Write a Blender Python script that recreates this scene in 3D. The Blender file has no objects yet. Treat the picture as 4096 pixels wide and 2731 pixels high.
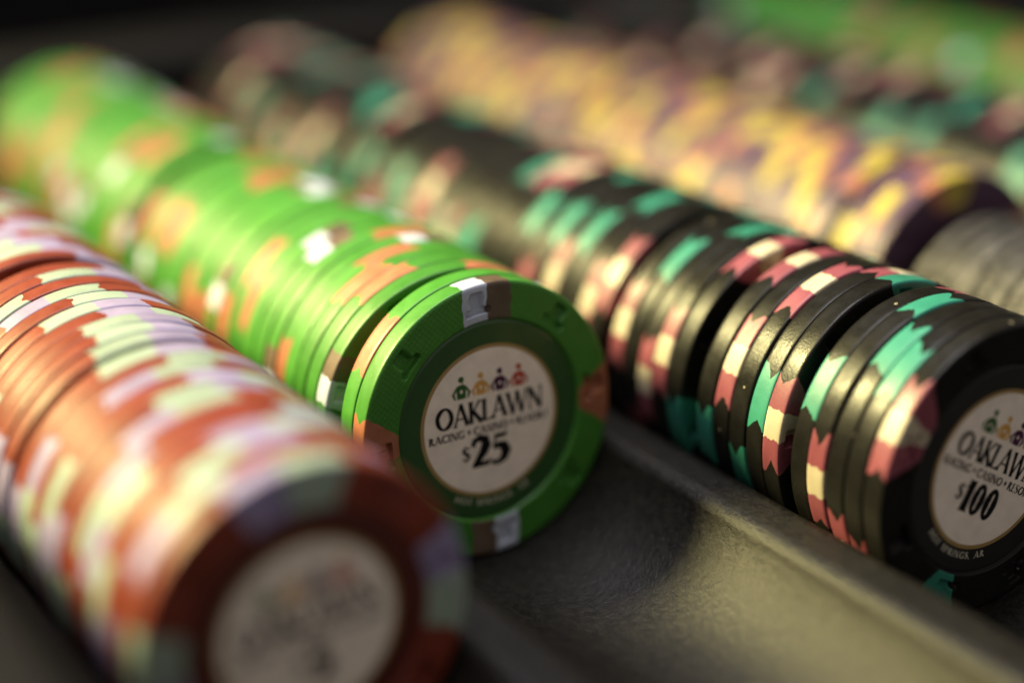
import bpy, math, random
import numpy as np
from mathutils import Matrix, Vector

random.seed(7)
R = 0.0195                      # chip radius in metres; all layout numbers below are in chip radii
PITCH = 2.32875                 # distance between two channels of the tray
H = 0.0861                      # half thickness of a chip
scene = bpy.context.scene
col = scene.collection

# ------------------------------------------------------------------ camera
CAM = (-6.01609, -9.82153, 5.02288)
YAW, PIT, ROL = 0.56497, 0.36774, -0.00671
fw = Vector((math.sin(YAW)*math.cos(PIT), math.cos(YAW)*math.cos(PIT), -math.sin(PIT)))
rt = fw.cross(Vector((0, 0, 1))).normalized(); up = rt.cross(fw)
r2 = math.cos(ROL)*rt + math.sin(ROL)*up
u2 = -math.sin(ROL)*rt + math.cos(ROL)*up
cd = bpy.data.cameras.new('camera'); cam = bpy.data.objects.new('camera', cd); col.objects.link(cam)
cam.matrix_world = Matrix(((r2.x, u2.x, -fw.x, CAM[0]*R), (r2.y, u2.y, -fw.y, CAM[1]*R), (r2.z, u2.z, -fw.z, CAM[2]*R), (0, 0, 0, 1)))
cd.sensor_width = 36.0; cd.lens = 63.45
cd.clip_start = 0.005; cd.clip_end = 20
cd.dof.use_dof = True; cd.dof.focus_distance = 12.06*R; cd.dof.aperture_fstop = 3.7; cd.dof.aperture_blades = 0
scene.camera = cam

# ------------------------------------------------------------------ world, lamps, exposure
w = bpy.data.worlds.new('World'); scene.world = w; w.use_nodes = True
bg = w.node_tree.nodes['Background']
# the dim room: a little brighter on the dealer's side, dark beyond the tray
wt = w.node_tree; wtc = wt.nodes.new('ShaderNodeTexCoord'); wsep = wt.nodes.new('ShaderNodeSeparateXYZ'); wr = wt.nodes.new('ShaderNodeMapRange')
wt.links.new(wtc.outputs['Generated'], wsep.inputs[0]); wt.links.new(wsep.outputs[1], wr.inputs[0])
wr.inputs[1].default_value = 0.35; wr.inputs[2].default_value = -0.75; wr.inputs[3].default_value = 0.012; wr.inputs[4].default_value = 0.42
wt.links.new(wr.outputs[0], bg.inputs['Strength'])
bg.inputs['Color'].default_value = (1.0, 0.93, 0.86, 1)

def aim(o, target):
    d = Vector(target) - o.location
    o.rotation_euler = d.to_track_quat('-Z', 'Y').to_euler()

def lamp(name, kind, loc, target, power, color):
    l = bpy.data.lights.new(name, kind); o = bpy.data.objects.new(name, l); col.objects.link(o)
    o.location = [v*R for v in loc]; aim(o, [v*R for v in target]); l.energy = power; l.color = color
    return l
# warm table lamp behind and to the left of the tray
key = lamp('warm_lamp', 'SPOT', (-29, 31, 28), (0.1, 0.5, 0), 225, (1.0, 0.86, 0.38))
key.spot_size = math.radians(17); key.spot_blend = 0.85; key.shadow_soft_size = 0.12
# broad neutral ceiling light over the table
top = lamp('ceiling_lamp', 'AREA', (-2, 6, 36), (0.0, 0.0, 0), 7.0, (0.96, 0.94, 1.0))
top.specular_factor = 0.3; top.shape = 'RECTANGLE'; top.size = 0.55; top.size_y = 0.35

scene.view_settings.view_transform = 'Standard'; scene.view_settings.look = 'None'
scene.view_settings.exposure = 0.0; scene.view_settings.gamma = 1.0
scene.view_settings.use_curve_mapping = False
scene.render.engine = 'CYCLES'
scene.cycles.use_denoising = True
scene.cycles.use_adaptive_sampling = False
scene.cycles.max_bounces = 8

# ------------------------------------------------------------------ materials
def nodes_of(name):
    m = bpy.data.materials.new(name); m.use_nodes = True
    nt = m.node_tree; b = nt.nodes['Principled BSDF']
    return m, nt, b

def clay(name, base, rough=0.42, spec=0.38, specks=0.0, grain=0.10, hatch=False, vary=0.22):
    m, nt, b = nodes_of(name); N = nt.nodes.new; L = nt.links.new
    tc = N('ShaderNodeTexCoord')
    oi = N('ShaderNodeObjectInfo')
    off = N('ShaderNodeVectorMath'); off.operation = 'ADD'
    comb = N('ShaderNodeCombineXYZ'); L(oi.outputs['Random'], comb.inputs[0]); L(oi.outputs['Random'], comb.inputs[1])
    L(tc.outputs['Object'], off.inputs[0]); L(comb.outputs[0], off.inputs[1])
    n1 = N('ShaderNodeTexNoise'); n1.inputs['Scale'].default_value = 260; n1.inputs['Detail'].default_value = 5; n1.inputs['Roughness'].default_value = 0.65
    L(off.outputs[0], n1.inputs['Vector'])
    n2 = N('ShaderNodeTexNoise'); n2.inputs['Scale'].default_value = 2600; n2.inputs['Detail'].default_value = 3
    L(off.outputs[0], n2.inputs['Vector'])
    # tone: wear clouds and chip to chip difference
    mr = N('ShaderNodeMapRange'); mr.inputs[1].default_value = 0.3; mr.inputs[2].default_value = 0.7
    mr.inputs[3].default_value = 1-vary; mr.inputs[4].default_value = 1+vary
    L(n1.outputs['Fac'], mr.inputs[0])
    mr2 = N('ShaderNodeMapRange'); mr2.inputs[3].default_value = 0.86; mr2.inputs[4].default_value = 1.14
    L(oi.outputs['Random'], mr2.inputs[0])
    mul = N('ShaderNodeMath'); mul.operation = 'MULTIPLY'; L(mr.outputs[0], mul.inputs[0]); L(mr2.outputs[0], mul.inputs[1])
    rgb = N('ShaderNodeRGB'); rgb.outputs[0].default_value = (*base, 1)
    vm = N('ShaderNodeVectorMath'); vm.operation = 'SCALE'; L(rgb.outputs[0], vm.inputs[0]); L(mul.outputs[0], vm.inputs['Scale'])
    src = vm.outputs[0]
    if specks:
        vo = N('ShaderNodeTexVoronoi'); vo.inputs['Scale'].default_value = 900
        L(off.outputs[0], vo.inputs['Vector'])
        sep = N('ShaderNodeSeparateColor'); L(vo.outputs['Color'], sep.inputs[0])
        lt = N('ShaderNodeMath'); lt.operation = 'LESS_THAN'; L(vo.outputs['Distance'], lt.inputs[0]); lt.inputs[1].default_value = 0.22
        gt = N('ShaderNodeMath'); gt.operation = 'GREATER_THAN'; L(sep.outputs[0], gt.inputs[0]); gt.inputs[1].default_value = 1-specks
        am = N('ShaderNodeMath'); am.operation = 'MULTIPLY'; L(lt.outputs[0], am.inputs[0]); L(gt.outputs[0], am.inputs[1])
        mx = N('ShaderNodeMix'); mx.data_type = 'RGBA'; L(am.outputs[0], mx.inputs[0]); L(src, mx.inputs[6]); mx.inputs[7].default_value = (0.30, 0.26, 0.18, 1)
        src = mx.outputs[2]
    L(src, b.inputs['Base Color'])
    rr = N('ShaderNodeMapRange'); rr.inputs[1].default_value = 0.3; rr.inputs[2].default_value = 0.7
    rr.inputs[3].default_value = rough-0.07; rr.inputs[4].default_value = rough+0.10
    L(n1.outputs['Fac'], rr.inputs[0]); L(rr.outputs[0], b.inputs['Roughness'])
    b.inputs['Specular IOR Level'].default_value = spec
    # leathery grain
    b1 = N('ShaderNodeBump'); b1.inputs['Strength'].default_value = grain*3; b1.inputs['Distance'].default_value = 0.00006
    L(n2.outputs['Fac'], b1.inputs['Height'])
    nrm = b1.outputs[0]
    if hatch:   # fine linen pressed into the faces
        wv = N('ShaderNodeTexWave'); wv.inputs['Scale'].default_value = 700; wv.bands_direction = 'DIAGONAL'
        mp = N('ShaderNodeMapping'); mp.inputs['Rotation'].default_value = (0, math.radians(90), 0)
        wv2 = N('ShaderNodeTexWave'); wv2.inputs['Scale'].default_value = 700; wv2.bands_direction = 'DIAGONAL'
        L(tc.outputs['Object'], wv.inputs['Vector']); L(tc.outputs['Object'], mp.inputs['Vector']); L(mp.outputs[0], wv2.inputs['Vector'])
        ad = N('ShaderNodeMath'); ad.operation = 'ADD'; L(wv.outputs['Fac'], ad.inputs[0]); L(wv2.outputs['Fac'], ad.inputs[1])
        sx = N('ShaderNodeSeparateXYZ'); L(tc.outputs['Normal'], sx.inputs[0])
        ab = N('ShaderNodeMath'); ab.operation = 'ABSOLUTE'; L(sx.outputs[1], ab.inputs[0])
        fm_ = N('ShaderNodeMapRange'); fm_.inputs[1].default_value = 0.8; fm_.inputs[2].default_value = 0.98; fm_.inputs[4].default_value = 0.22
        L(ab.outputs[0], fm_.inputs[0])
        b2 = N('ShaderNodeBump'); L(fm_.outputs[0], b2.inputs['Strength']); b2.inputs['Distance'].default_value = 0.00005
        L(ad.outputs[0], b2.inputs['Height']); L(nrm, b2.inputs['Normal']); nrm = b2.outputs[0]
    L(nrm, b.inputs['Normal'])
    return m

def plain(name, base, rough=0.35, spec=0.5, metal=0.0, coat=0.0):
    m, nt, b = nodes_of(name); N = nt.nodes.new; L = nt.links.new
    tc = N('ShaderNodeTexCoord')
    n = N('ShaderNodeTexNoise'); n.inputs['Scale'].default_value = 500; n.inputs['Detail'].default_value = 4
    L(tc.outputs['Object'], n.inputs['Vector'])
    mr = N('ShaderNodeMapRange'); mr.inputs[1].default_value = 0.3; mr.inputs[2].default_value = 0.7
    mr.inputs[3].default_value = 0.92; mr.inputs[4].default_value = 1.06
    L(n.outputs['Fac'], mr.inputs[0])
    rgb = N('ShaderNodeRGB'); rgb.outputs[0].default_value = (*base, 1)
    vm = N('ShaderNodeVectorMath'); vm.operation = 'SCALE'; L(rgb.outputs[0], vm.inputs[0]); L(mr.outputs[0], vm.inputs['Scale'])
    L(vm.outputs[0], b.inputs['Base Color'])
    b.inputs['Roughness'].default_value = rough; b.inputs['Specular IOR Level'].default_value = spec; b.inputs['Metallic'].default_value = metal
    b.inputs['Coat Weight'].default_value = coat; b.inputs['Coat Roughness'].default_value = 0.12
    return m

M = {
    'green': clay('green_clay', (0.043, 0.178, 0.020), hatch=True, vary=0.10),
    'red': clay('brick_red_clay', (0.180, 0.032, 0.017), hatch=True, vary=0.12),
    'black': clay('black_clay', (0.0085, 0.0080, 0.0072), rough=0.31, spec=0.17, specks=0.012, hatch=True, grain=0.16),
    'purple': clay('purple_clay', (0.080, 0.042, 0.074)),
    'orange': clay('orange_clay', (0.32, 0.115, 0.058)),
    'white': clay('white_clay', (0.42, 0.46, 0.55), vary=0.10),
    'brown': clay('brown_clay', (0.105, 0.072, 0.050)),
    'mint': clay('mint_clay', (0.27, 0.335, 0.27), vary=0.10),
    'lavender': clay('lavender_clay', (0.26, 0.22, 0.36), vary=0.12),
    'teal': clay('teal_clay', (0.026, 0.185, 0.13), vary=0.12),
    'pink': clay('pink_clay', (0.19, 0.048, 0.066), vary=0.12),
    'cream': clay('cream_clay', (0.42, 0.36, 0.26), vary=0.10),
    'yellow': clay('yellow_clay', (0.42, 0.33, 0.060)),
    'salmon': clay('salmon_clay', (0.36, 0.14, 0.085)),
    'paper': plain('inlay_cream', (0.86, 0.75, 0.64), 0.38, 0.4, coat=0.25),
    'gold': plain('inlay_gold_ring', (0.34, 0.22, 0.08), 0.35, 0.5, coat=0.3),
    'ring_green': plain('inlay_green_ring', (0.018, 0.070, 0.014), 0.42, 0.5, coat=0.3),
    'ring_red': plain('inlay_red_ring', (0.075, 0.012, 0.007), 0.42, 0.5, coat=0.3),
    'ring_black': plain('inlay_black_ring', (0.012, 0.0115, 0.011), 0.42, 0.5, coat=0.3),
    'ring_purple': plain('inlay_purple_ring', (0.05, 0.02, 0.05), 0.42, 0.5, coat=0.3),
    'ink': plain('black_ink', (0.008, 0.0075, 0.008), 0.5, 0.12),
    'ink_green': plain('green_ink', (0.03, 0.10, 0.02), 0.45, 0.3),
    'ink_gold': plain('gold_ink', (0.62, 0.33, 0.08), 0.45, 0.3),
    'ink_plum': plain('plum_ink', (0.065, 0.012, 0.05), 0.45, 0.3),
    'ink_red': plain('red_ink', (0.46, 0.065, 0.035), 0.45, 0.3),
    'ink_pale': plain('pale_ink', (0.62, 0.58, 0.46), 0.45, 0.3),
}

# silver token metal
def token_metal():
    m, nt, b = nodes_of('worn_silver'); N = nt.nodes.new; L = nt.links.new
    tc = N('ShaderNodeTexCoord'); n = N('ShaderNodeTexNoise'); n.inputs['Scale'].default_value = 420; n.inputs['Detail'].default_value = 6
    L(tc.outputs['Object'], n.inputs['Vector'])
    cr = N('ShaderNodeValToRGB'); cr.color_ramp.elements[0].position = 0.35; cr.color_ramp.elements[0].color = (0.018, 0.0165, 0.016, 1)
    cr.color_ramp.elements[1].position = 0.68; cr.color_ramp.elements[1].color = (0.10, 0.094, 0.09, 1)
    L(n.outputs['Fac'], cr.inputs[0]); L(cr.outputs[0], b.inputs['Base Color'])
    b.inputs['Metallic'].default_value = 0.5; b.inputs['Roughness'].default_value = 0.55
    bp = N('ShaderNodeBump'); bp.inputs['Strength'].default_value = 0.5; bp.inputs['Distance'].default_value = 0.0001
    L(n.outputs['Fac'], bp.inputs['Height']); L(bp.outputs[0], b.inputs['Normal'])
    return m
M['token'] = token_metal()

# rough moulded plastic of the tray
def tray_plastic(name, lo, hi, scale, rough, bump, spec=0.16):
    m, nt, b = nodes_of(name); N = nt.nodes.new; L = nt.links.new
    tc = N('ShaderNodeTexCoord')
    n = N('ShaderNodeTexNoise'); n.inputs['Scale'].default_value = scale; n.inputs['Detail'].default_value = 7; n.inputs['Roughness'].default_value = 0.62
    n2 = N('ShaderNodeTexNoise'); n2.inputs['Scale'].default_value = scale*5; n2.inputs['Detail'].default_value = 3
    L(tc.outputs['Object'], n.inputs['Vector']); L(tc.outputs['Object'], n2.inputs['Vector'])
    ad = N('ShaderNodeMath'); ad.operation = 'MULTIPLY_ADD'; L(n2.outputs['Fac'], ad.inputs[0]); ad.inputs[1].default_value = 0.5; L(n.outputs['Fac'], ad.inputs[2])
    cr = N('ShaderNodeValToRGB'); cr.color_ramp.elements[0].position = 0.60; cr.color_ramp.elements[0].color = (*lo, 1)
    cr.color_ramp.elements[1].position = 0.95; cr.color_ramp.elements[1].color = (*hi, 1)
    L(ad.outputs[0], cr.inputs[0]); L(cr.outputs[0], b.inputs['Base Color'])
    b.inputs['Roughness'].default_value = rough; b.inputs['Specular IOR Level'].default_value = spec
    bp = N('ShaderNodeBump'); bp.inputs['Strength'].default_value = bump; bp.inputs['Distance'].default_value = 0.0003
    L(ad.outputs[0], bp.inputs['Height']); L(bp.outputs[0], b.inputs['Normal'])
    return m
M['tray'] = tray_plastic('tray_plastic', (0.003, 0.0028, 0.0025), (0.0155, 0.0134, 0.0100), 1000, 0.38, 0.55, 0.20)
M['rim'] = tray_plastic('tray_rim_plastic', (0.0042, 0.0037, 0.0031), (0.0095, 0.0082, 0.0066), 260, 0.6, 0.25)
M['table'] = tray_plastic('table_cloth', (0.0012, 0.0011, 0.001), (0.003, 0.0028, 0.0024), 900, 0.9, 0.3, 0.03)

# ------------------------------------------------------------------ mesh helpers
def link_mesh(name, verts, faces, mats, fmat=None, smooth=True, normals=None, parent=None):
    me = bpy.data.meshes.new(name)
    me.from_pydata([tuple(v) for v in verts], [], faces)
    for m in mats: me.materials.append(m)
    if fmat is not None: me.polygons.foreach_set('material_index', np.array(fmat, dtype=np.int32))
    me.polygons.foreach_set('use_smooth', np.full(len(faces), smooth))
    me.update()
    if normals is not None: me.normals_split_custom_set_from_vertices([tuple(n) for n in normals])
    return me

def add(name, me, parent=None):
    o = bpy.data.objects.new(name, me); col.objects.link(o)
    if parent is not None: o.parent = parent
    return o

# ------------------------------------------------------------------ one clay chip
# A kind lists its edge spots: local angle (deg), colour bands counter-clockwise with their widths (deg),
# 'tail' notch of the ends on the rim, and how much the spot narrows towards the inner edge of the face.
KINDS = {
    'green': [(0, [('orange', 26)], 4.0, 0.40), (90, [('brown', 11), ('white', 11)], 0.8, 1.05),
              (180, [('orange', 26)], 4.0, 0.40), (270, [('brown', 11), ('white', 11)], 0.8, 1.05)],
    'red': [(a, [('mint', 22), ('lavender', 20)], 2.0, 0.9) for a in (0, 90, 180, 270)],
    'black': [(0, [('pink', 13), ('cream', 12), ('pink', 13)], 5.5, 0.5), (90, [('teal', 24)], 5.0, 0.5),
              (180, [('pink', 13), ('cream', 12), ('pink', 13)], 5.5, 0.5), (270, [('teal', 24)], 5.0, 0.5)],
    'purple': [(a, [('salmon', 12), ('yellow', 19)], 2.0, 0.7) for a in (0, 72, 144, 216, 288)],
}

def profile():
    face = [0.732, 0.745, 0.77, 0.780, 0.785, 0.792, 0.80, 0.815, 0.825, 0.832, 0.838, 0.845, 0.87, 0.90, 0.925, 0.934, 0.940, 0.946, 0.952, 0.967]
    rows = [(0.722, H-0.024), (0.728, H-0.017), (0.735, H-0.001)] + [(r, H) for r in face[1:]]
    rows += [(0.980, H-0.0008), (0.989, H-0.0035), (0.995, H-0.008), (0.9985, H-0.014)]
    rim = [(1.0, v) for v in (0.056, 0.042, 0.028, 0.014)]
    half = rows + rim
    return [(r, y) for r, y in half] + [(1.0, 0.0)] + [(r, -y) for r, y in reversed(half)]

def chip_meshes(kind, seed):
    rnd = random.Random(seed)
    spots = KINDS[kind]
    prof = profile(); nr = len(prof)
    pr_ = np.array(prof)
    bounds = []                   # (angle, slot, spot, sign): every boundary round the chip, sorted
    for si, (a, bands, tail, nar) in enumerate(spots):
        tot = sum(wd for _, wd in bands); b = a - tot/2
        bounds.append((b, si, 0, -1, tot, tail, nar))
        for k, (_, wd) in enumerate(bands[:-1]):
            b += wd; bounds.append((b, si, k+1, 0, tot, tail, nar))
        bounds.append((a + tot/2, si, len(bands), 1, tot, tail, nar))
    bounds.sort(key=lambda t: t[0])
    # wobble per boundary and profile row
    B = np.zeros((nr, len(bounds)))
    for j, (ang, si, k, sg, tot, tail, nar) in enumerate(bounds):
        ph = [rnd.uniform(0, 6.28) for _ in range(4)]; amp = rnd.uniform(0.35, 0.8); skew = rnd.uniform(-0.35, 0.35)
        depth = tail*rnd.uniform(0.75, 1.25); a0 = spots[si][0]
        for i, (r, y) in enumerate(prof):
            rel = ang - a0
            if r < 0.99:           # on the faces: narrowing towards the hub
                t = max(0.0, (r-0.735)/(0.99-0.735)); s = nar + (1-nar)*t**0.8
                if nar > 1: s = 1/max(r, 0.3)
                rel *= s
            v = y/H
            if abs(v) < 0.98 and sg:
                rel -= sg*depth*max(0.0, 1-abs(v-skew)/0.8)*0.9 - sg*0.25*depth
            elif sg:
                rel += sg*0.25*depth*(r-0.73)/0.26
            s1 = r*9 + v*2.0
            rel += amp*(math.sin(3.1*s1+ph[0])*0.6 + math.sin(7.3*s1+ph[1])*0.45 + math.sin(17*s1+ph[2])*0.25)
            B[i, j] = a0 + rel
    nb = len(bounds)
    thetas, owner = [], []        # columns
    for j in range(nb):
        nx = (j+1) % nb
        lo = B[:, j]; hi = B[:, nx] + (360 if nx == 0 else 0)
        span = np.mean(hi-lo); n = max(4, int(round(span/0.9)))
        for q in range(n):
            f = q/n; thetas.append(lo*(1-f) + hi*f)
            inside = bounds[j][1] == bounds[nx][1] and bounds[j][3] != 1
            owner.append((bounds[j][1], bounds[j][2]) if inside else None)
    T = np.radians(np.array(thetas)).T              # nr x nc
    nc = T.shape[1]
    rr = pr_[:, 0:1]; yy = pr_[:, 1:2] + 0*T
    # pressed hat marks on both faces
    deg = np.degrees(T)
    dep = np.zeros_like(T)
    for hk in range(8):
        ha = hk*45 + (4 if hk % 2 else 5)
        d = (deg - ha + 180) % 360 - 180
        tx = np.radians(d)*rr
        crown = np.clip((0.052-np.abs(tx))/0.008, 0, 1)*np.clip((0.946-rr)/0.008, 0, 1)*np.clip((rr-0.80)/0.012, 0, 1)
        brim = np.clip((0.095-np.abs(tx))/0.008, 0, 1)*np.clip((0.838-rr)/0.007, 0, 1)*np.clip((rr-0.785)/0.007, 0, 1)
        dep = np.maximum(dep, np.maximum(crown, brim))
    isface = (np.abs(pr_[:, 1]) > H-0.0005)[:, None]
    yy = yy - np.sign(yy)*0.042*dep*isface
    X = rr*np.cos(T); Z = rr*np.sin(T)
    V = np.stack([X, yy, Z], -1)*R
    # normals from the whole grid so that body and spots shade as one surface
    dth = np.roll(V, -1, 1) - np.roll(V, 1, 1)
    dpr = np.zeros_like(V); dpr[1:-1] = V[2:]-V[:-2]; dpr[0] = V[1]-V[0]; dpr[-1] = V[-1]-V[-2]
    Nn = np.cross(dpr, dth); Nn /= np.linalg.norm(Nn, axis=-1, keepdims=True)+1e-20
    if np.sum(Nn[nr//2]*V[nr//2]) < 0: Nn = -Nn
    lo_i = 2; hi_i = nr-3                            # rows where a spot may live
    def cell_owner(i, j):
        o = owner[j]
        return o if (o is not None and lo_i <= i < hi_i) else None
    groups = {}
    for i in range(nr-1):
        for j in range(nc):
            o = cell_owner(i, j)
            groups.setdefault(None if o is None else o[0], []).append((i, j, 0 if o is None else o[1]))
    out = {}
    for g, cells in groups.items():
        idx = {}; vs = []; ns = []; fs = []; fm = []
        def vid(i, j):
            j %= nc
            if (i, j) not in idx:
                idx[(i, j)] = len(vs); vs.append(V[i, j]); ns.append(Nn[i, j])
            return idx[(i, j)]
        for i, j, b in cells:
            fs.append((vid(i, j), vid(i, j+1), vid(i+1, j+1), vid(i+1, j))); fm.append(b)
        if g is None:
            for i, yv in ((0, prof[0][1]), (nr-1, prof[-1][1])):
                loop = [vid(i, j) for j in range(nc)]
                # separate cap so that its flat normal stays flat
                k0 = len(vs)
                for j in range(nc):
                    vs.append(V[i, j]); ns.append((0, 1.0 if yv > 0 else -1.0, 0))
                loop = [k0+j for j in range(nc)]
                fs.append(loop if yv < 0 else loop[::-1]); fm.append(0)
            mats = [M[kind]]
        else:
            mats = [M[c_] for c_, _ in spots[g][1]]
        # orient outward
        v0 = np.array(vs)
        a, b_, c_ = (v0[[f[0] for f in fs]], v0[[f[1] for f in fs]], v0[[f[2] for f in fs]])
        fn = np.cross(b_-a, c_-a); nn = np.array([ns[f[0]] for f in fs])
        fs = [f if d > 0 else f[::-1] for f, d in zip(fs, np.sum(fn*nn, 1))]
        out[g] = link_mesh(kind + ('_chip_body' if g is None else '_spot'), vs, fs, mats, fm, True, ns)
    return out

VARIANTS = {k: [chip_meshes(k, 11*s + len(k)) for s in range(3)] for k in KINDS}

# ------------------------------------------------------------------ printed inlay: strokes, letters, emblems
class Ink:
    """flat print pieces in face coordinates (chip radii, x across, z up), each stroke a hair above the last"""
    def __init__(s): s.v = []; s.f = []; s.k = 0
    def poly(s, pts):
        n = len(s.v); dy = 0.00012*(s.k % 9); s.k += 1
        area = sum(pts[i][0]*pts[(i+1) % len(pts)][1]-pts[(i+1) % len(pts)][0]*pts[i][1] for i in range(len(pts)))
        if area < 0: pts = pts[::-1]
        s.v += [(x, -dy, z) for x, z in pts]; s.f.append(list(range(n, n+len(pts))))
    def strip(s, outer, inner):
        for i in range(len(outer)-1):
            s.k = s.k - 1 if i else s.k
            s.poly([outer[i], outer[i+1], inner[i+1], inner[i]])
    def build(s, name, mat, parent, y):
        me = link_mesh(name, [(x*R, (y+dy)*R, z*R) for x, dy, z in s.v], s.f, [mat], None, False)
        return add(name, me, parent)

def bar(x0, y0, x1, y1, w0, w1=None):
    w1 = w0 if w1 is None else w1
    L = math.hypot(x1-x0, y1-y0); nx, ny = -(y1-y0)/L, (x1-x0)/L
    m = 0.86*(w0+w1)/2; xm, ym = (x0+x1)/2, (y0+y1)/2      # waisted stem
    return ('p', [(x0+nx*w0/2, y0+ny*w0/2), (xm+nx*m/2, ym+ny*m/2), (x1+nx*w1/2, y1+ny*w1/2), (x1-nx*w1/2, y1-ny*w1/2), (xm-nx*m/2, ym-ny*m/2), (x0-nx*w0/2, y0-ny*w0/2)])
def ring(cx, cy, rx, ry, tx, ty, a0=0, a1=360, n=28, slant=0):
    o, i = [], []
    for k in range(n+1):
        a = math.radians(a0+(a1-a0)*k/n); b = a+math.radians(slant)
        c, s_ = math.cos(a), math.sin(a)
        t = tx*abs(math.cos(b))**1.2 + ty*abs(math.sin(b))**1.2
        o.append((cx+rx*c, cy+ry*s_)); i.append((cx+(rx-t)*c, cy+(ry-t)*s_))
    return ('s', o, i)
def ser(x, y, wd, h=0.055): return ('p', [(x-wd/2, y-h/2), (x+wd/2, y-h/2), (x+wd/2*0.9, y+h/2), (x-wd/2*0.9, y+h/2)])
def curve(pts, w):               # tapered polyline: pts (x, y, relative width)
    o, i = [], []
    for k, (x, y, r_) in enumerate(pts):
        xa, ya = pts[max(0, k-1)][:2]; xb, yb = pts[min(len(pts)-1, k+1)][:2]
        L = math.hypot(xb-xa, yb-ya) or 1; nx, ny = -(yb-ya)/L, (xb-xa)/L
        o.append((x+nx*w*r_/2, y+ny*w*r_/2)); i.append((x-nx*w*r_/2, y-ny*w*r_/2))
    return ('s', o, i)

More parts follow.
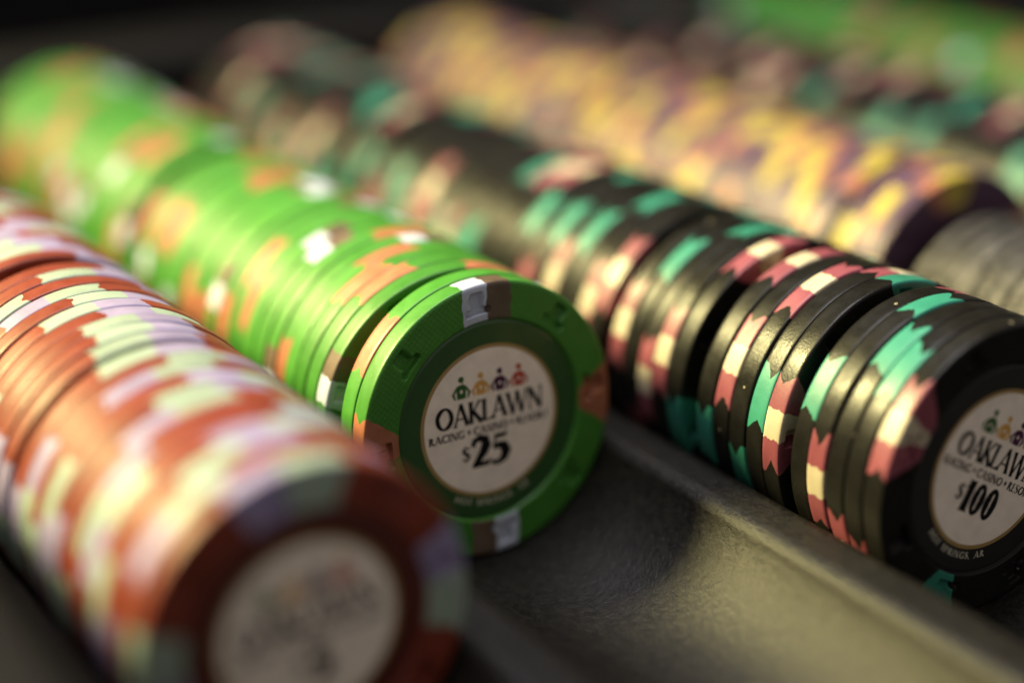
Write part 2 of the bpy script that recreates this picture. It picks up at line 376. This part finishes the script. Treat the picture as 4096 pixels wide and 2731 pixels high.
def glyph(c, tk=0.17, tn=0.075):
    """(width, pieces) of a serif capital or figure of height 1"""
    if c == 'O': return 1.02, [ring(0.51, 0.5, 0.51, 0.52, tk, tn, slant=12)]
    if c == '0': return 0.66, [ring(0.33, 0.5, 0.33, 0.52, tk*1.15, tn*1.1, slant=8)]
    if c == 'A': return 0.90, [bar(0.44, 1.02, 0.80, 0, tk*0.95, tk*1.1), bar(0.44, 1.0, 0.10, 0, tn, tn*1.2), ('p', [(0.2, 0.30), (0.66, 0.30), (0.64, 0.37), (0.22, 0.37)]), ser(0.10, 0.025, 0.26), ser(0.79, 0.025, 0.30)]
    if c == 'K': return 0.80, [bar(0.16, 0, 0.16, 1, tk, tk), bar(0.20, 0.44, 0.66, 1, tn, tn*1.2), bar(0.30, 0.52, 0.74, 0, tk*0.9, tk*1.1), ser(0.16, 0.025, 0.30), ser(0.16, 0.975, 0.30), ser(0.66, 0.975, 0.24), ser(0.74, 0.025, 0.26)]
    if c == 'L': return 0.60, [bar(0.16, 0, 0.16, 1, tk, tk), ('p', [(0.1, 0.0), (0.60, 0.0), (0.62, 0.24), (0.55, 0.12), (0.42, 0.07), (0.1, 0.07)]), ser(0.16, 0.975, 0.32), ser(0.10, 0.025, 0.18)]
    if c == 'W': return 1.26, [bar(0.10, 1, 0.38, -0.02, tk*0.95, tk), bar(0.38, -0.02, 0.64, 1, tn*1.1, tn), bar(0.62, 1, 0.90, -0.02, tk*0.95, tk), bar(0.90, -0.02, 1.16, 1, tn*1.1, tn), ser(0.10, 0.975, 0.28), ser(0.63, 0.975, 0.26), ser(1.16, 0.975, 0.22)]
    if c == 'N': return 0.92, [bar(0.14, 0, 0.14, 1, tn, tn), bar(0.12, 1, 0.78, 0, tk*1.05, tk*1.05), bar(0.78, 0, 0.78, 1, tn, tn), ser(0.14, 0.025, 0.24), ser(0.10, 0.975, 0.20), ser(0.78, 0.975, 0.24)]
    if c == 'R': return 0.78, [bar(0.16, 0, 0.16, 1, tk, tk), ring(0.26, 0.745, 0.34, 0.255, tk, tn, -90, 90, 16), ('p', [(0.16, 0.93), (0.28, 0.93), (0.28, 1.0), (0.16, 1.0)]), ('p', [(0.16, 0.49), (0.28, 0.49), (0.28, 0.56), (0.16, 0.56)]), bar(0.32, 0.52, 0.70, 0, tk*0.9, tk*1.1), ser(0.16, 0.025, 0.30), ser(0.72, 0.025, 0.18)]
    if c == 'P': return 0.66, [bar(0.16, 0, 0.16, 1, tk, tk), ring(0.26, 0.73, 0.36, 0.27, tk, tn, -90, 90, 16), ('p', [(0.16, 0.93), (0.28, 0.93), (0.28, 1.0), (0.16, 1.0)]), ('p', [(0.16, 0.46), (0.28, 0.46), (0.28, 0.53), (0.16, 0.53)]), ser(0.16, 0.025, 0.30)]
    if c == 'C': return 0.84, [ring(0.48, 0.5, 0.48, 0.52, tk, tn, 48, 315, 24, 10), bar(0.80, 0.78, 0.80, 0.98, tn, tn*1.4)]
    if c == 'G': return 0.92, [ring(0.48, 0.5, 0.48, 0.52, tk, tn, 48, 325, 24, 10), bar(0.80, 0.06, 0.80, 0.44, tk*0.9, tk*0.9), ser(0.78, 0.44, 0.30), bar(0.80, 0.78, 0.80, 0.98, tn, tn*1.4)]
    if c == 'I': return 0.34, [bar(0.17, 0, 0.17, 1, tk, tk), ser(0.17, 0.025, 0.30), ser(0.17, 0.975, 0.30)]
    if c == 'S': return 0.62, [curve([(0.55, 0.80, 0.5), (0.46, 0.95, 0.55), (0.30, 0.985, 0.6), (0.13, 0.88, 0.9), (0.12, 0.70, 1.1), (0.28, 0.56, 1.3), (0.44, 0.44, 1.3), (0.52, 0.28, 1.1), (0.46, 0.10, 0.8), (0.28, 0.02, 0.55), (0.12, 0.07, 0.5), (0.06, 0.24, 0.5)], 0.18)]
    if c == 'E': return 0.64, [bar(0.16, 0, 0.16, 1, tk, tk), ('p', [(0.1, 0.93), (0.56, 0.93), (0.58, 0.80), (0.58, 1.0), (0.05, 1.0)]), ('p', [(0.16, 0.48), (0.46, 0.48), (0.46, 0.555), (0.16, 0.555)]), ('p', [(0.05, 0.0), (0.60, 0.0), (0.62, 0.22), (0.56, 0.07), (0.1, 0.07)])]
    if c == 'T': return 0.74, [bar(0.37, 0, 0.37, 1, tk, tk), ('p', [(0.03, 0.80), (0.04, 1.0), (0.70, 1.0), (0.71, 0.80), (0.65, 0.93), (0.09, 0.93)]), ser(0.37, 0.025, 0.30)]
    if c == 'H': return 0.90, [bar(0.16, 0, 0.16, 1, tk, tk), bar(0.74, 0, 0.74, 1, tk, tk), ('p', [(0.16, 0.47), (0.74, 0.47), (0.74, 0.55), (0.16, 0.55)])] + [ser(x, y, 0.28) for x in (0.16, 0.74) for y in (0.025, 0.975)]
    if c == ',': return 0.30, [bar(0.16, 0.10, 0.08, -0.16, 0.14, 0.05)]
    if c == '1': return 0.46, [bar(0.26, 0, 0.26, 1.0, tk*1.5, tk*1.5), ('p', [(0.03, 0.78), (0.26, 1.02), (0.30, 0.86), (0.05, 0.72)]), ser(0.26, 0.025, 0.46)]
    if c == '2': return 0.72, [curve([(0.08, 0.74, 0.7), (0.14, 0.92, 0.8), (0.34, 1.0, 0.95), (0.55, 0.90, 1.35), (0.58, 0.70, 1.55), (0.46, 0.48, 1.3), (0.28, 0.26, 1.0), (0.10, 0.04, 0.8)], 0.25), ('p', [(0.0, 0.0), (0.66, 0.0), (0.74, 0.28), (0.66, 0.20), (0.50, 0.17), (0.12, 0.17)])]
    if c == '5': return 0.70, [bar(0.20, 0.96, 0.14, 0.50, 0.10, 0.10), ('p', [(0.16, 0.84), (0.60, 0.84), (0.68, 1.06), (0.58, 1.0), (0.18, 1.0)]), curve([(0.12, 0.52, 0.5), (0.30, 0.60, 0.9), (0.50, 0.54, 1.4), (0.59, 0.34, 1.6), (0.50, 0.13, 1.2), (0.30, 0.01, 0.75), (0.10, 0.03, 0.6), (0.02, 0.12, 0.6)], 0.25)]
    if c == '$': return 0.60, glyph('S')[1] + [bar(0.30, -0.12, 0.30, 1.12, 0.06, 0.06)]
    return 0.4, []

def put(ink, piece, f):
    if piece[0] == 'p': ink.poly([f(x, y) for x, y in piece[1]])
    else: ink.strip([f(x, y) for x, y in piece[1]], [f(x, y) for x, y in piece[2]])

def line(ink, text, x0, x1, base, cap, gap=0.03, **kw):
    ws = [glyph(c)[0] for c in text]; tot = sum(ws)+gap*(len(ws)-1); sx = (x1-x0)/tot; x = 0
    for c, wd in zip(text, ws):
        for pc in glyph(c, **kw)[1]: put(ink, pc, lambda a, b, x=x: (x0+(x+a)*sx, base+b*cap))
        x += wd+gap

def arc_line(ink, text, r, a0, a1, cap):
    ws = [0.45 if c == ' ' else glyph(c)[0] for c in text]; tot = sum(ws)+0.15*(len(ws)-1); x = 0
    for c, wd in zip(text, ws):
        if c != ' ':
            for pc in glyph(c)[1]:
                def f(u, v, x=x):
                    a = math.radians(a0+(a1-a0)*(x+u)/tot); q = r-v*cap
                    return (q*math.cos(a), q*math.sin(a))
                put(ink, pc, f)
        x += wd+0.15

def make_inlay(body, kind, value, ringmat, full=True):
    y = -(H-0.0185)
    rings = [(0.0, 'paper'), (0.528, 'paper'), (0.530, 'gold'), (0.556, 'gold'), (0.558, ringmat), (0.70, ringmat), (0.7205, ringmat)]
    vs = []; fs = []; fm = []; n = 128
    mats = [M['paper'], M['gold'], M[ringmat]]
    rad = [0.528, 0.556, 0.700, 0.7195]; dy = [0, 0, 0, 0.004]
    for r_, d in zip(rad, dy):
        for k in range(n):
            a = 2*math.pi*k/n; vs.append((r_*math.cos(a)*R, (y+d)*R, r_*math.sin(a)*R))
    fs.append(list(range(n))); fm.append(0)
    for q in range(3):
        for k in range(n):
            k2 = (k+1) % n; fs.append((q*n+k, (q+1)*n+k, (q+1)*n+k2, q*n+k2)); fm.append(1 if q == 0 else 2)
    fs = [f if np.cross(np.array(vs[f[1]])-np.array(vs[f[0]]), np.array(vs[f[2]])-np.array(vs[f[0]]))[1] < 0 else f[::-1] for f in fs]
    inlay = add('inlay', link_mesh('inlay', vs, fs, mats, fm, False), body)
    if not full: return inlay
    yp = y-0.0012
    k = Ink(); line(k, 'OAKLAWN', -0.437, 0.44, 0.008, 0.160, gap=-0.05, tk=0.23, tn=0.105); k.build('lettering', M['ink'], inlay, yp)
    k = Ink(); line(k, 'RACING', -0.496, -0.212, -0.082, 0.058, tk=0.23, tn=0.12); line(k, 'CASINO', -0.138, 0.142, -0.082, 0.058, tk=0.23, tn=0.12); line(k, 'RESORT', 0.212, 0.485, -0.082, 0.058, tk=0.23, tn=0.12)
    k.build('lettering', M['ink'], inlay, yp)
    k = Ink()
    for x in (-0.174, 0.178): k.poly([(x-0.015, -0.05), (x, -0.029), (x+0.015, -0.05), (x, -0.071)])
    k.build('diamond_mark', M['ink_plum'], inlay, yp)
    k = Ink()
    wid = {'25': 0.31, '100': 0.36, '5': 0.15}[value]; xs = -0.165 if value == '25' else (-0.17 if value == '100' else -0.04)
    line(k, value, xs, xs+wid, -0.325, 0.215, gap=0.02, tk=0.24, tn=0.13)
    line(k, '$', xs-0.075, xs-0.008, -0.258, 0.10, tk=0.3, tn=0.15)
    k.build('lettering', M['ink'], inlay, yp)
    k = Ink(); arc_line(k, 'HOT SPRINGS, AR', 0.622, -121, -61, 0.045)
    k.v = k.v; k.build('lettering', M['ink_pale'], inlay, yp)
    for x, mname in ((-0.222, 'ink_green'), (-0.066, 'ink_gold'), (0.088, 'ink_plum'), (0.244, 'ink_red')):
        k = Ink(); zc = 0.262
        def P(pts): k.poly([(x+a, zc+b) for a, b in pts])
        P([(0.004+0.022*math.cos(t)*(1.15 if math.cos(t) < 0 else 0.9), 0.083+0.022*math.sin(t)) for t in [i*math.pi/8 for i in range(16)]])
        P([(0.010, 0.070), (0.016, 0.070), (0.018, 0.044), (0.010, 0.044)])
        # jacket and bent arms
        P([(-0.040, 0.036), (-0.014, 0.047), (0.014, 0.047), (0.040, 0.036), (0.037, -0.010), (0.034, -0.056), (-0.034, -0.056), (-0.037, -0.010)])
        for s in (-1, 1):
            P([(s*0.036, 0.036), (s*0.052, 0.018), (s*0.076, -0.016), (s*0.054, -0.014), (s*0.036, 0.010)])
            P([(s*0.076, -0.016), (s*0.056, -0.056), (s*0.044, -0.050), (s*0.054, -0.014)])
        k.build('jockey_emblem', M[mname], inlay, yp)
        k = Ink(); k.poly([(x-0.013, zc-0.003), (x, zc+0.013), (x+0.013, zc-0.003), (x, zc-0.020)])
        k.build('diamond_mark', M['paper'], inlay, yp-0.0012)
    return inlay

# ------------------------------------------------------------------ rows of chips
ONES = ['', 'first', 'second', 'third', 'fourth', 'fifth', 'sixth', 'seventh', 'eighth', 'ninth', 'tenth', 'eleventh', 'twelfth', 'thirteenth', 'fourteenth', 'fifteenth', 'sixteenth', 'seventeenth', 'eighteenth', 'nineteenth']
TENS = {2: ('twentieth', 'twenty'), 3: ('thirtieth', 'thirty'), 4: ('fortieth', 'forty'), 5: ('fiftieth', 'fifty'), 6: ('sixtieth', 'sixty'), 7: ('seventieth', 'seventy')}
def ordinal(n):
    if n < 20: return ONES[n]
    t, o = divmod(n, 10)
    return TENS[t][0] if o == 0 else TENS[t][1] + '-' + ONES[o]

SPOTNAME = {'orange': 'orange', 'brown': 'white and brown', 'mint': 'mint and lavender', 'pink': 'pink and cream', 'teal': 'teal', 'salmon': 'yellow and salmon'}
TYPE = {'O': 0, 'W': 90, 'P': 0, 'T': 90, 'M': 0, 'Y': 0}     # local angle of the spot a photo reading names

def place(kind, x0, y, roll, flip, tilt, variant, label, group):
    """one chip: its clay body with four (or six) edge spots of another clay; y is the middle of its thickness"""
    mesh = VARIANTS[kind][variant]
    body = add('casino_chip', mesh[None])
    for g in mesh:
        if g is not None: add('edge_spot', mesh[g], body)
    # local +angle runs from +x to +z; the chip turns about its axis, then leans, and may lie the other way round
    Mroll = Matrix.Rotation(-math.radians(roll), 4, 'Y')
    Mflip = Matrix.Rotation(math.pi, 4, 'Z') if flip else Matrix.Identity(4)
    lean = Matrix.Rotation(math.atan(tilt[0]), 4, 'Z') @ Matrix.Rotation(-math.atan(tilt[1]), 4, 'X').inverted()
    lean = Matrix.Rotation(math.atan(tilt[0]), 4, 'Z') @ Matrix.Rotation(-math.atan(tilt[1]), 4, 'X')
    jx, jz = tilt[2], tilt[3]
    body.matrix_world = Matrix.Translation(((x0+jx)*R, y*R, jz*R)) @ lean @ Mroll @ Mflip
    body['label'] = label; body['category'] = 'casino chip'; body['group'] = group
    return body

def row(kind, k, fronts, end, obs, name, group, rolls, seed, from_back=False, flat_random=360, prefix=''):
    """fronts: list of (y of the front face of a stack, number or None, lean (yaw, pitch) at its front)"""
    rnd = random.Random(seed); chips = []
    x0 = k*PITCH
    ys = []
    for i, (f0, lean, *cn) in enumerate(fronts):
        stop = fronts[i+1][0] if i+1 < len(fronts) else end
        y = f0; n = 0; pitch_ = cn[1] if len(cn) > 1 else 0.1745
        cnt = cn[0] if cn else int((stop - f0 + 0.015)/pitch_)
        for n in range(cnt):
            fade = max(0.0, 1-n/9.0)
            ys.append((f0 + n*pitch_ + H + 0.002 + rnd.uniform(-0.0015, 0.0015), (lean[0]*fade + rnd.uniform(-.002, .002), lean[1]*fade + rnd.uniform(-.002, .002), rnd.uniform(-0.012, 0.012), rnd.uniform(-0.004, 0.008))))
    used = {}
    for oy, ang, typ, flip in obs:
        j = min(range(len(ys)), key=lambda q: abs(ys[q][0]-oy))
        if j in used: continue
        used[j] = (ang, typ, flip)
    prev = rnd.uniform(0, 360)
    total = len(ys)
    for j, (y, tl) in enumerate(ys):
        if j in used:
            ang, typ, flip = used[j]
            loc = TYPE[typ] if kind in ('green', 'black') else 0
            roll = ang-loc if not flip else ang-(180-loc)
        else:
            flip = rnd.random() < 0.4
            if kind in ('green', 'black') and rnd.random() < 0.72: roll = 165 + rnd.gauss(0, 8) + 90*rnd.randrange(4)
            else: roll = prev + (rnd.gauss(0, 22) if rnd.random() < 0.6 else rnd.uniform(0, 360))
        prev = roll
        # which spot sits nearest the crest, for the label
        best = None
        for a, bands, _, _ in KINDS[kind]:
            d = (((a if not flip else 180-a) + roll - 110 + 180) % 360) - 180
            if best is None or abs(d) < abs(best[0]): best = (d, bands[0][0])
        where = 'at its crest' if abs(best[0]) < 24 else ('on its shoulder' if best[0] > 0 else 'past its crest')
        o = ordinal(total-j if from_back else j+1)
        lab = f'{kind} chip {o} from {"back" if from_back else "front"} of {name}, {SPOTNAME[best[1]]} spot {where}'
        chips.append(place(kind, x0, y, roll, flip, tl, rnd.randrange(3), lab, group))
    return chips

# readings from the photograph: (y, angle, spot, flipped)
G_OBS = [(0.03, 0, 'O', 0), (0.20, 139, 'O', 0), (0.55, 160, 'W', 0), (0.72, 114, 'O', 0), (0.90, 119, 'O', 0), (1.10, 101, 'O', 0), (1.26, 169, 'O', 0), (1.45, 84, 'O', 0),
         (1.62, 112, 'W', 0), (1.80, 108, 'W', 0), (1.97, 152, 'O', 0), (2.15, 134, 'O', 0), (2.40, 153, 'W', 0), (2.58, 172, 'O', 0), (2.75, 84, 'W', 1), (2.93, 165, 'O', 0), (3.10, 94, 'O', 0), (3.24, 90, 'O', 1),
         (3.46, 143, 'O', 0), (3.72, 141, 'O', 0), (4.06, 144, 'O', 0), (4.20, 106, 'W', 0), (4.81, 112, 'O', 0), (4.95, 110, 'O', 1), (5.04, 129, 'W', 0), (5.46, 153, 'W', 0), (5.30, 115, 'O', 0),
         (5.53, 114, 'O', 0), (6.05, 158, 'O', 0), (6.26, 160, 'O', 0), (6.50, 140, 'O', 0), (6.74, 128, 'O', 0), (6.90, 112, 'O', 0), (7.07, 150, 'O', 0), (7.9, 91, 'O', 0), (7.7, 100, 'O', 0)]
R_OBS = [(-1.84, 90, 'M', 0), (-1.66, 130, 'M', 0), (-1.50, 100, 'M', 1), (-1.30, 84, 'M', 0), (-1.13, 146, 'M', 0), (-0.93, 140, 'M', 1), (-0.75, 104, 'M', 0), (-0.60, 86, 'M', 1), (-0.44, 160, 'M', 0), (-0.24, 98, 'M', 0), (-0.07, 160, 'M', 1), (0.08, 92, 'M', 1),
         (0.31, 88, 'M', 1), (0.50, 82, 'M', 1), (0.66, 84, 'M', 1), (0.85, 72, 'M', 0), (0.98, 74, 'M', 1), (1.14, 93, 'M', 1), (1.34, 76, 'M', 1), (1.47, 103, 'M', 0), (1.64, 130, 'M', 0), (1.82, 78, 'M', 1), (2.02, 138, 'M', 0), (2.34, 142, 'M', 0),
         (2.48, 86, 'M', 1), (2.63, 94, 'M', 1), (2.95, 78, 'M', 0), (3.1, 96, 'M', 1)]
B_OBS = [(-2.42, 146, 'P', 0), (-2.25, 130, 'T', 0), (-2.08, 122, 'T', 0), (-1.90, 94, 'T', 0), (-1.73, 148, 'T', 0), (-1.43, 170, 'P', 0), (-1.25, 162, 'T', 0), (-1.04, 109, 'P', 0), (-0.88, 153, 'P', 0), (-0.71, 99, 'P', 0),
         (-0.38, 102, 'P', 0), (-0.20, 163, 'P', 0), (-0.02, 179, 'P', 0), (0.16, 124, 'T', 0), (0.34, 160, 'P', 0), (0.66, 141, 'P', 0), (0.86, 158, 'P', 0), (0.99, 97, 'T', 0), (1.22, 128, 'T', 0), (1.40, 156, 'P', 0), (1.54, 130, 'T', 0), (1.89, 131, 'T', 0), (2.04, 95, 'P', 0), (2.43, 108, 'T', 0),
         (3.47, 143, 'P', 0), (3.84, 159, 'T', 0), (4.63, 145, 'T', 0), (4.74, 105, 'P', 0), (5.16, 112, 'T', 0), (5.71, 143, 'P', 0), (6.53, 83, 'P', 0), (6.76, 100, 'T', 0), (7.52, 133, 'P', 0), (8.0, 103, 'P', 0)]
P_OBS = [(0.30, 99, 'Y', 1), (0.50, 132, 'Y', 1), (0.85, 112, 'Y', 1), (1.25, 133, 'Y', 0), (1.57, 104, 'Y', 0), (1.86, 105, 'Y', 0), (2.0, 151, 'Y', 0), (2.59, 144, 'Y', 0), (2.99, 107, 'Y', 0), (3.76, 143, 'Y', 0), (5.26, 96, 'Y', 0), (5.65, 135, 'Y', 0)]
B2_OBS = [(3.53, 109, 'P', 0), (4.44, 126, 'P', 0), (5.85, 120, 'P', 0), (2.75, 138, 'T', 0), (2.15, 137, 'T', 0), (1.01, 142, 'T', 0), (3.85, 130, 'T', 0), (2.09, 108, 'T', 0), (1.52, 106, 'P', 0)]
G2_OBS = [(5.61, 120, "O", 0), (5.8, 124, "O", 0), (5.0, 112, "O", 1), (4.6, 135, "O", 0), (3.3, 118, "O", 0), (4.10, 126, 'W', 0), (3.48, 114, 'O', 0)]

red = row('red', -1, [(-1.93, (0, 0)), (0.265, (0.02, -0.01), 10, 0.1805), (2.24, (0.0, 0.0))], 4.3, R_OBS, 'red row', 'chips in the red row', None, 3)
green = row('green', 0, [(-0.045, (0.003, 0.051)), (0.44, (-0.055, -0.045), 21), (4.33, (0.02, 0.02))], 8.35, G_OBS, 'near green row', 'chips in the near green row', None, 5)
black = row('black', 1, [(-2.51, (0, 0), 5), (-1.52, (0.02, 0.0), 5), (-0.46, (0.01, 0), 5), (0.545, (0.01, 0.01)), (4.5, (0, 0))], 8.35, B_OBS, 'near black row', 'chips in the near black row', None, 8)
purple = row('purple', 2, [(0.16, (0, 0)), (0.80, (0.02, 0.0)), (4.6, (0, 0))], 8.35, P_OBS, 'purple row', 'chips in the purple row', None, 13)
black2 = row('black', 3, [(0.20, (0, 0)), (4.0, (0, 0))], 8.35, B2_OBS, 'far black row', 'chips in the far black row', None, 17, from_back=True)
green2 = row('green', 4, [(2.6, (0, 0)), (5.5, (0, 0))], 8.35, G2_OBS, 'far green row', 'chips in the far green row', None, 19, from_back=True)

# the chips whose printed face shows
def facing(o, roll, label, value, kind, ringmat, full=True):
    o.matrix_world = Matrix.Translation(o.matrix_world.translation) @ (Matrix.Rotation(math.atan(0.051), 4, 'X').inverted() if kind == 'green' else Matrix.Identity(4)) @ Matrix.Rotation(-math.radians(roll), 4, 'Y')
    o['label'] = label
    make_inlay(o, kind, value, ringmat, full)
facing(green[0], 0, 'green twenty-five dollar chip at the front end of the near green row', '25', 'green', 'ring_green')
facing(black[0], -30, 'black hundred dollar chip at the front end of the near black row', '100', 'black', 'ring_black')
facing(red[0], 5, 'red five dollar chip at the front end of the red row', '5', 'red', 'ring_red')
make_inlay(purple[0], 'purple', '25', 'ring_purple', False)

# ------------------------------------------------------------------ silver tokens in front of the purple chips
def token_mesh():
    rc = 0.86; hh = 0.062; n = 160
    prof = [(0.0, hh-0.01), (0.77, hh-0.01), (0.80, hh), (0.845, hh), (0.86, hh-0.02), (0.86, -hh+0.02), (0.845, -hh), (0.80, -hh), (0.77, -hh+0.01), (0.0, -hh+0.01)]
    vs = []; fs = []
    for r_, y in prof[1:-1]:
        for k in range(n):
            q = r_ - (0.006 if (k % 2 and r_ > 0.855) else 0)
            a = 2*math.pi*k/n; vs.append((q*math.cos(a)*R, y*R, q*math.sin(a)*R))
    m = len(prof)-2
    for i in range(m-1):
        for k in range(n):
            k2 = (k+1) % n; fs.append((i*n+k, i*n+k2, (i+1)*n+k2, (i+1)*n+k))
    fs.append(list(range(n))[::-1]); fs.append([(m-1)*n+k for k in range(n)])
    return link_mesh('token', vs, fs, [M['token']], None, False)
tm = token_mesh(); rnd = random.Random(4); y = -0.10
for i in range(17):
    y -= 0.136 + (0.05 if i in (4, 8, 9) else 0) + rnd.uniform(0, 0.006)
    t = add('metal_token', tm)
    t.matrix_world = Matrix.Translation(((2*PITCH+rnd.uniform(-.03, .03))*R, (y+0.06)*R, (-0.145+rnd.uniform(-0.01, 0.015))*R)) @ Matrix.Rotation(rnd.uniform(-.03, .03), 4, 'Z') @ Matrix.Rotation(rnd.uniform(-.04, .02), 4, 'X') @ Matrix.Rotation(rnd.uniform(0, 6), 4, 'Y')
    t['label'] = f'worn silver token {ordinal(i+1)} from the purple chips, standing on edge in the tray'
    t['category'] = 'token'; t['group'] = 'silver tokens in front of the purple row'

# ------------------------------------------------------------------ the tray
RC = 1.045; ZC = RC-1.006
def tray_profile():
    zr = -0.43
    pts = [(-4.01, 0.80), (-4.005, -0.92), (-3.42, -0.95), (-3.36, zr-0.1), (-3.32, zr), (-3.28, zr+0.02)]
    a_r = math.asin((zr-ZC)/RC)                       # angle where the channel wall meets the ridge
    for k in range(-1, 6):
        cx = k*PITCH
        a0 = math.pi - a_r
        a1 = 2*math.pi + a_r if k < 5 else 2*math.pi
        n = 40
        for q in range(n+1):
            a = a0+(a1-a0)*q/n
            pts.append((cx+RC*math.cos(a), ZC+RC*math.sin(a)))
        if k < 5:
            xa = cx+RC*math.cos(a_r); xb = cx+PITCH-RC*math.cos(a_r); wd = xb-xa
            for q in range(1, 16):                     # rounded top of the ridge
                t = 0.5-0.5*math.cos(math.pi*q/16); pts.append((xa+wd*t, zr+0.085*min(1.0, math.sin(math.pi*t)*1.7)**0.6))
    pts += [(5*PITCH+1.10, 0.30), (5*PITCH+1.28, 0.62), (5*PITCH+1.42, 0.86)]
    return pts
pp = tray_profile(); Y0, Y1 = -8.0, 8.47
ysn = np.linspace(Y0, Y1, 30)
vs = [(x*R, y_*R, z*R) for y_ in ysn for x, z in pp]; n = len(pp)
fs = [(i*n+k, i*n+k+1, (i+1)*n+k+1, (i+1)*n+k) for i in range(len(ysn)-1) for k in range(n-1)]
tray = bpy.data.objects.new('chip_tray', None); col.objects.link(tray); tray.location = (0, 0, -1.2*R)
tray['label'] = 'dark grey moulded tray whose long channels hold the rows of chips'; tray['category'] = 'chip tray'
def tray_part(name, vs, fs, mat, smooth=True):
    o = add(name, link_mesh(name, vs, fs, [mat], None, smooth)); o.parent = tray; o.matrix_parent_inverse = Matrix.Translation((0, 0, 1.2*R)); return o
tray_part('channel_floor', vs, fs, M['tray'])

def rim_strip(name, path_in, out_dir, top=0.95, width=1.25):
    """one side of the frame round the channels: flat top with rounded inner and outer edges"""
    prof = [(0.0, -1.15), (0.0, 0.80), (0.02, 0.87), (0.06, 0.92), (0.13, top), (width-0.13, top), (width-0.06, 0.92), (width-0.02, 0.87), (width, 0.80), (width, -1.15)]
    vs = []; fs = []
    for (x, y_) in path_in:
        for u, z in prof: vs.append(((x+out_dir[0]*u)*R, (y_+out_dir[1]*u)*R, z*R))
    m = len(prof)
    for i in range(len(path_in)-1):
        for k in range(m-1): fs.append((i*m+k, i*m+k+1, (i+1)*m+k+1, (i+1)*m+k))
    fs.append(list(range(m))); fs.append([(len(path_in)-1)*m+k for k in range(m)][::-1])
    return tray_part(name, vs, fs, M['rim'], False)
XR = 5*PITCH+1.43
rim_strip('rim', [(-4.02, -8.0), (-4.02, 9.77)], (-1, 0))
rim_strip('rim', [(-4.017, 8.48), (XR-0.003, 8.48)], (0, 1), width=1.287)
rim_strip('rim', [(XR, -8.0), (XR, 9.77)], (1, 0))

# ------------------------------------------------------------------ the dark table around it
s = 60
tb = add('table_top', link_mesh('table_top', [(-s*R, -s*R, -1.2*R), (s*R, -s*R, -1.2*R), (s*R, s*R, -1.2*R), (-s*R, s*R, -1.2*R)], [(0, 1, 2, 3)], [M['table']], None, False))
tb['kind'] = 'structure'; tb['label'] = 'black table surface around the chip tray'
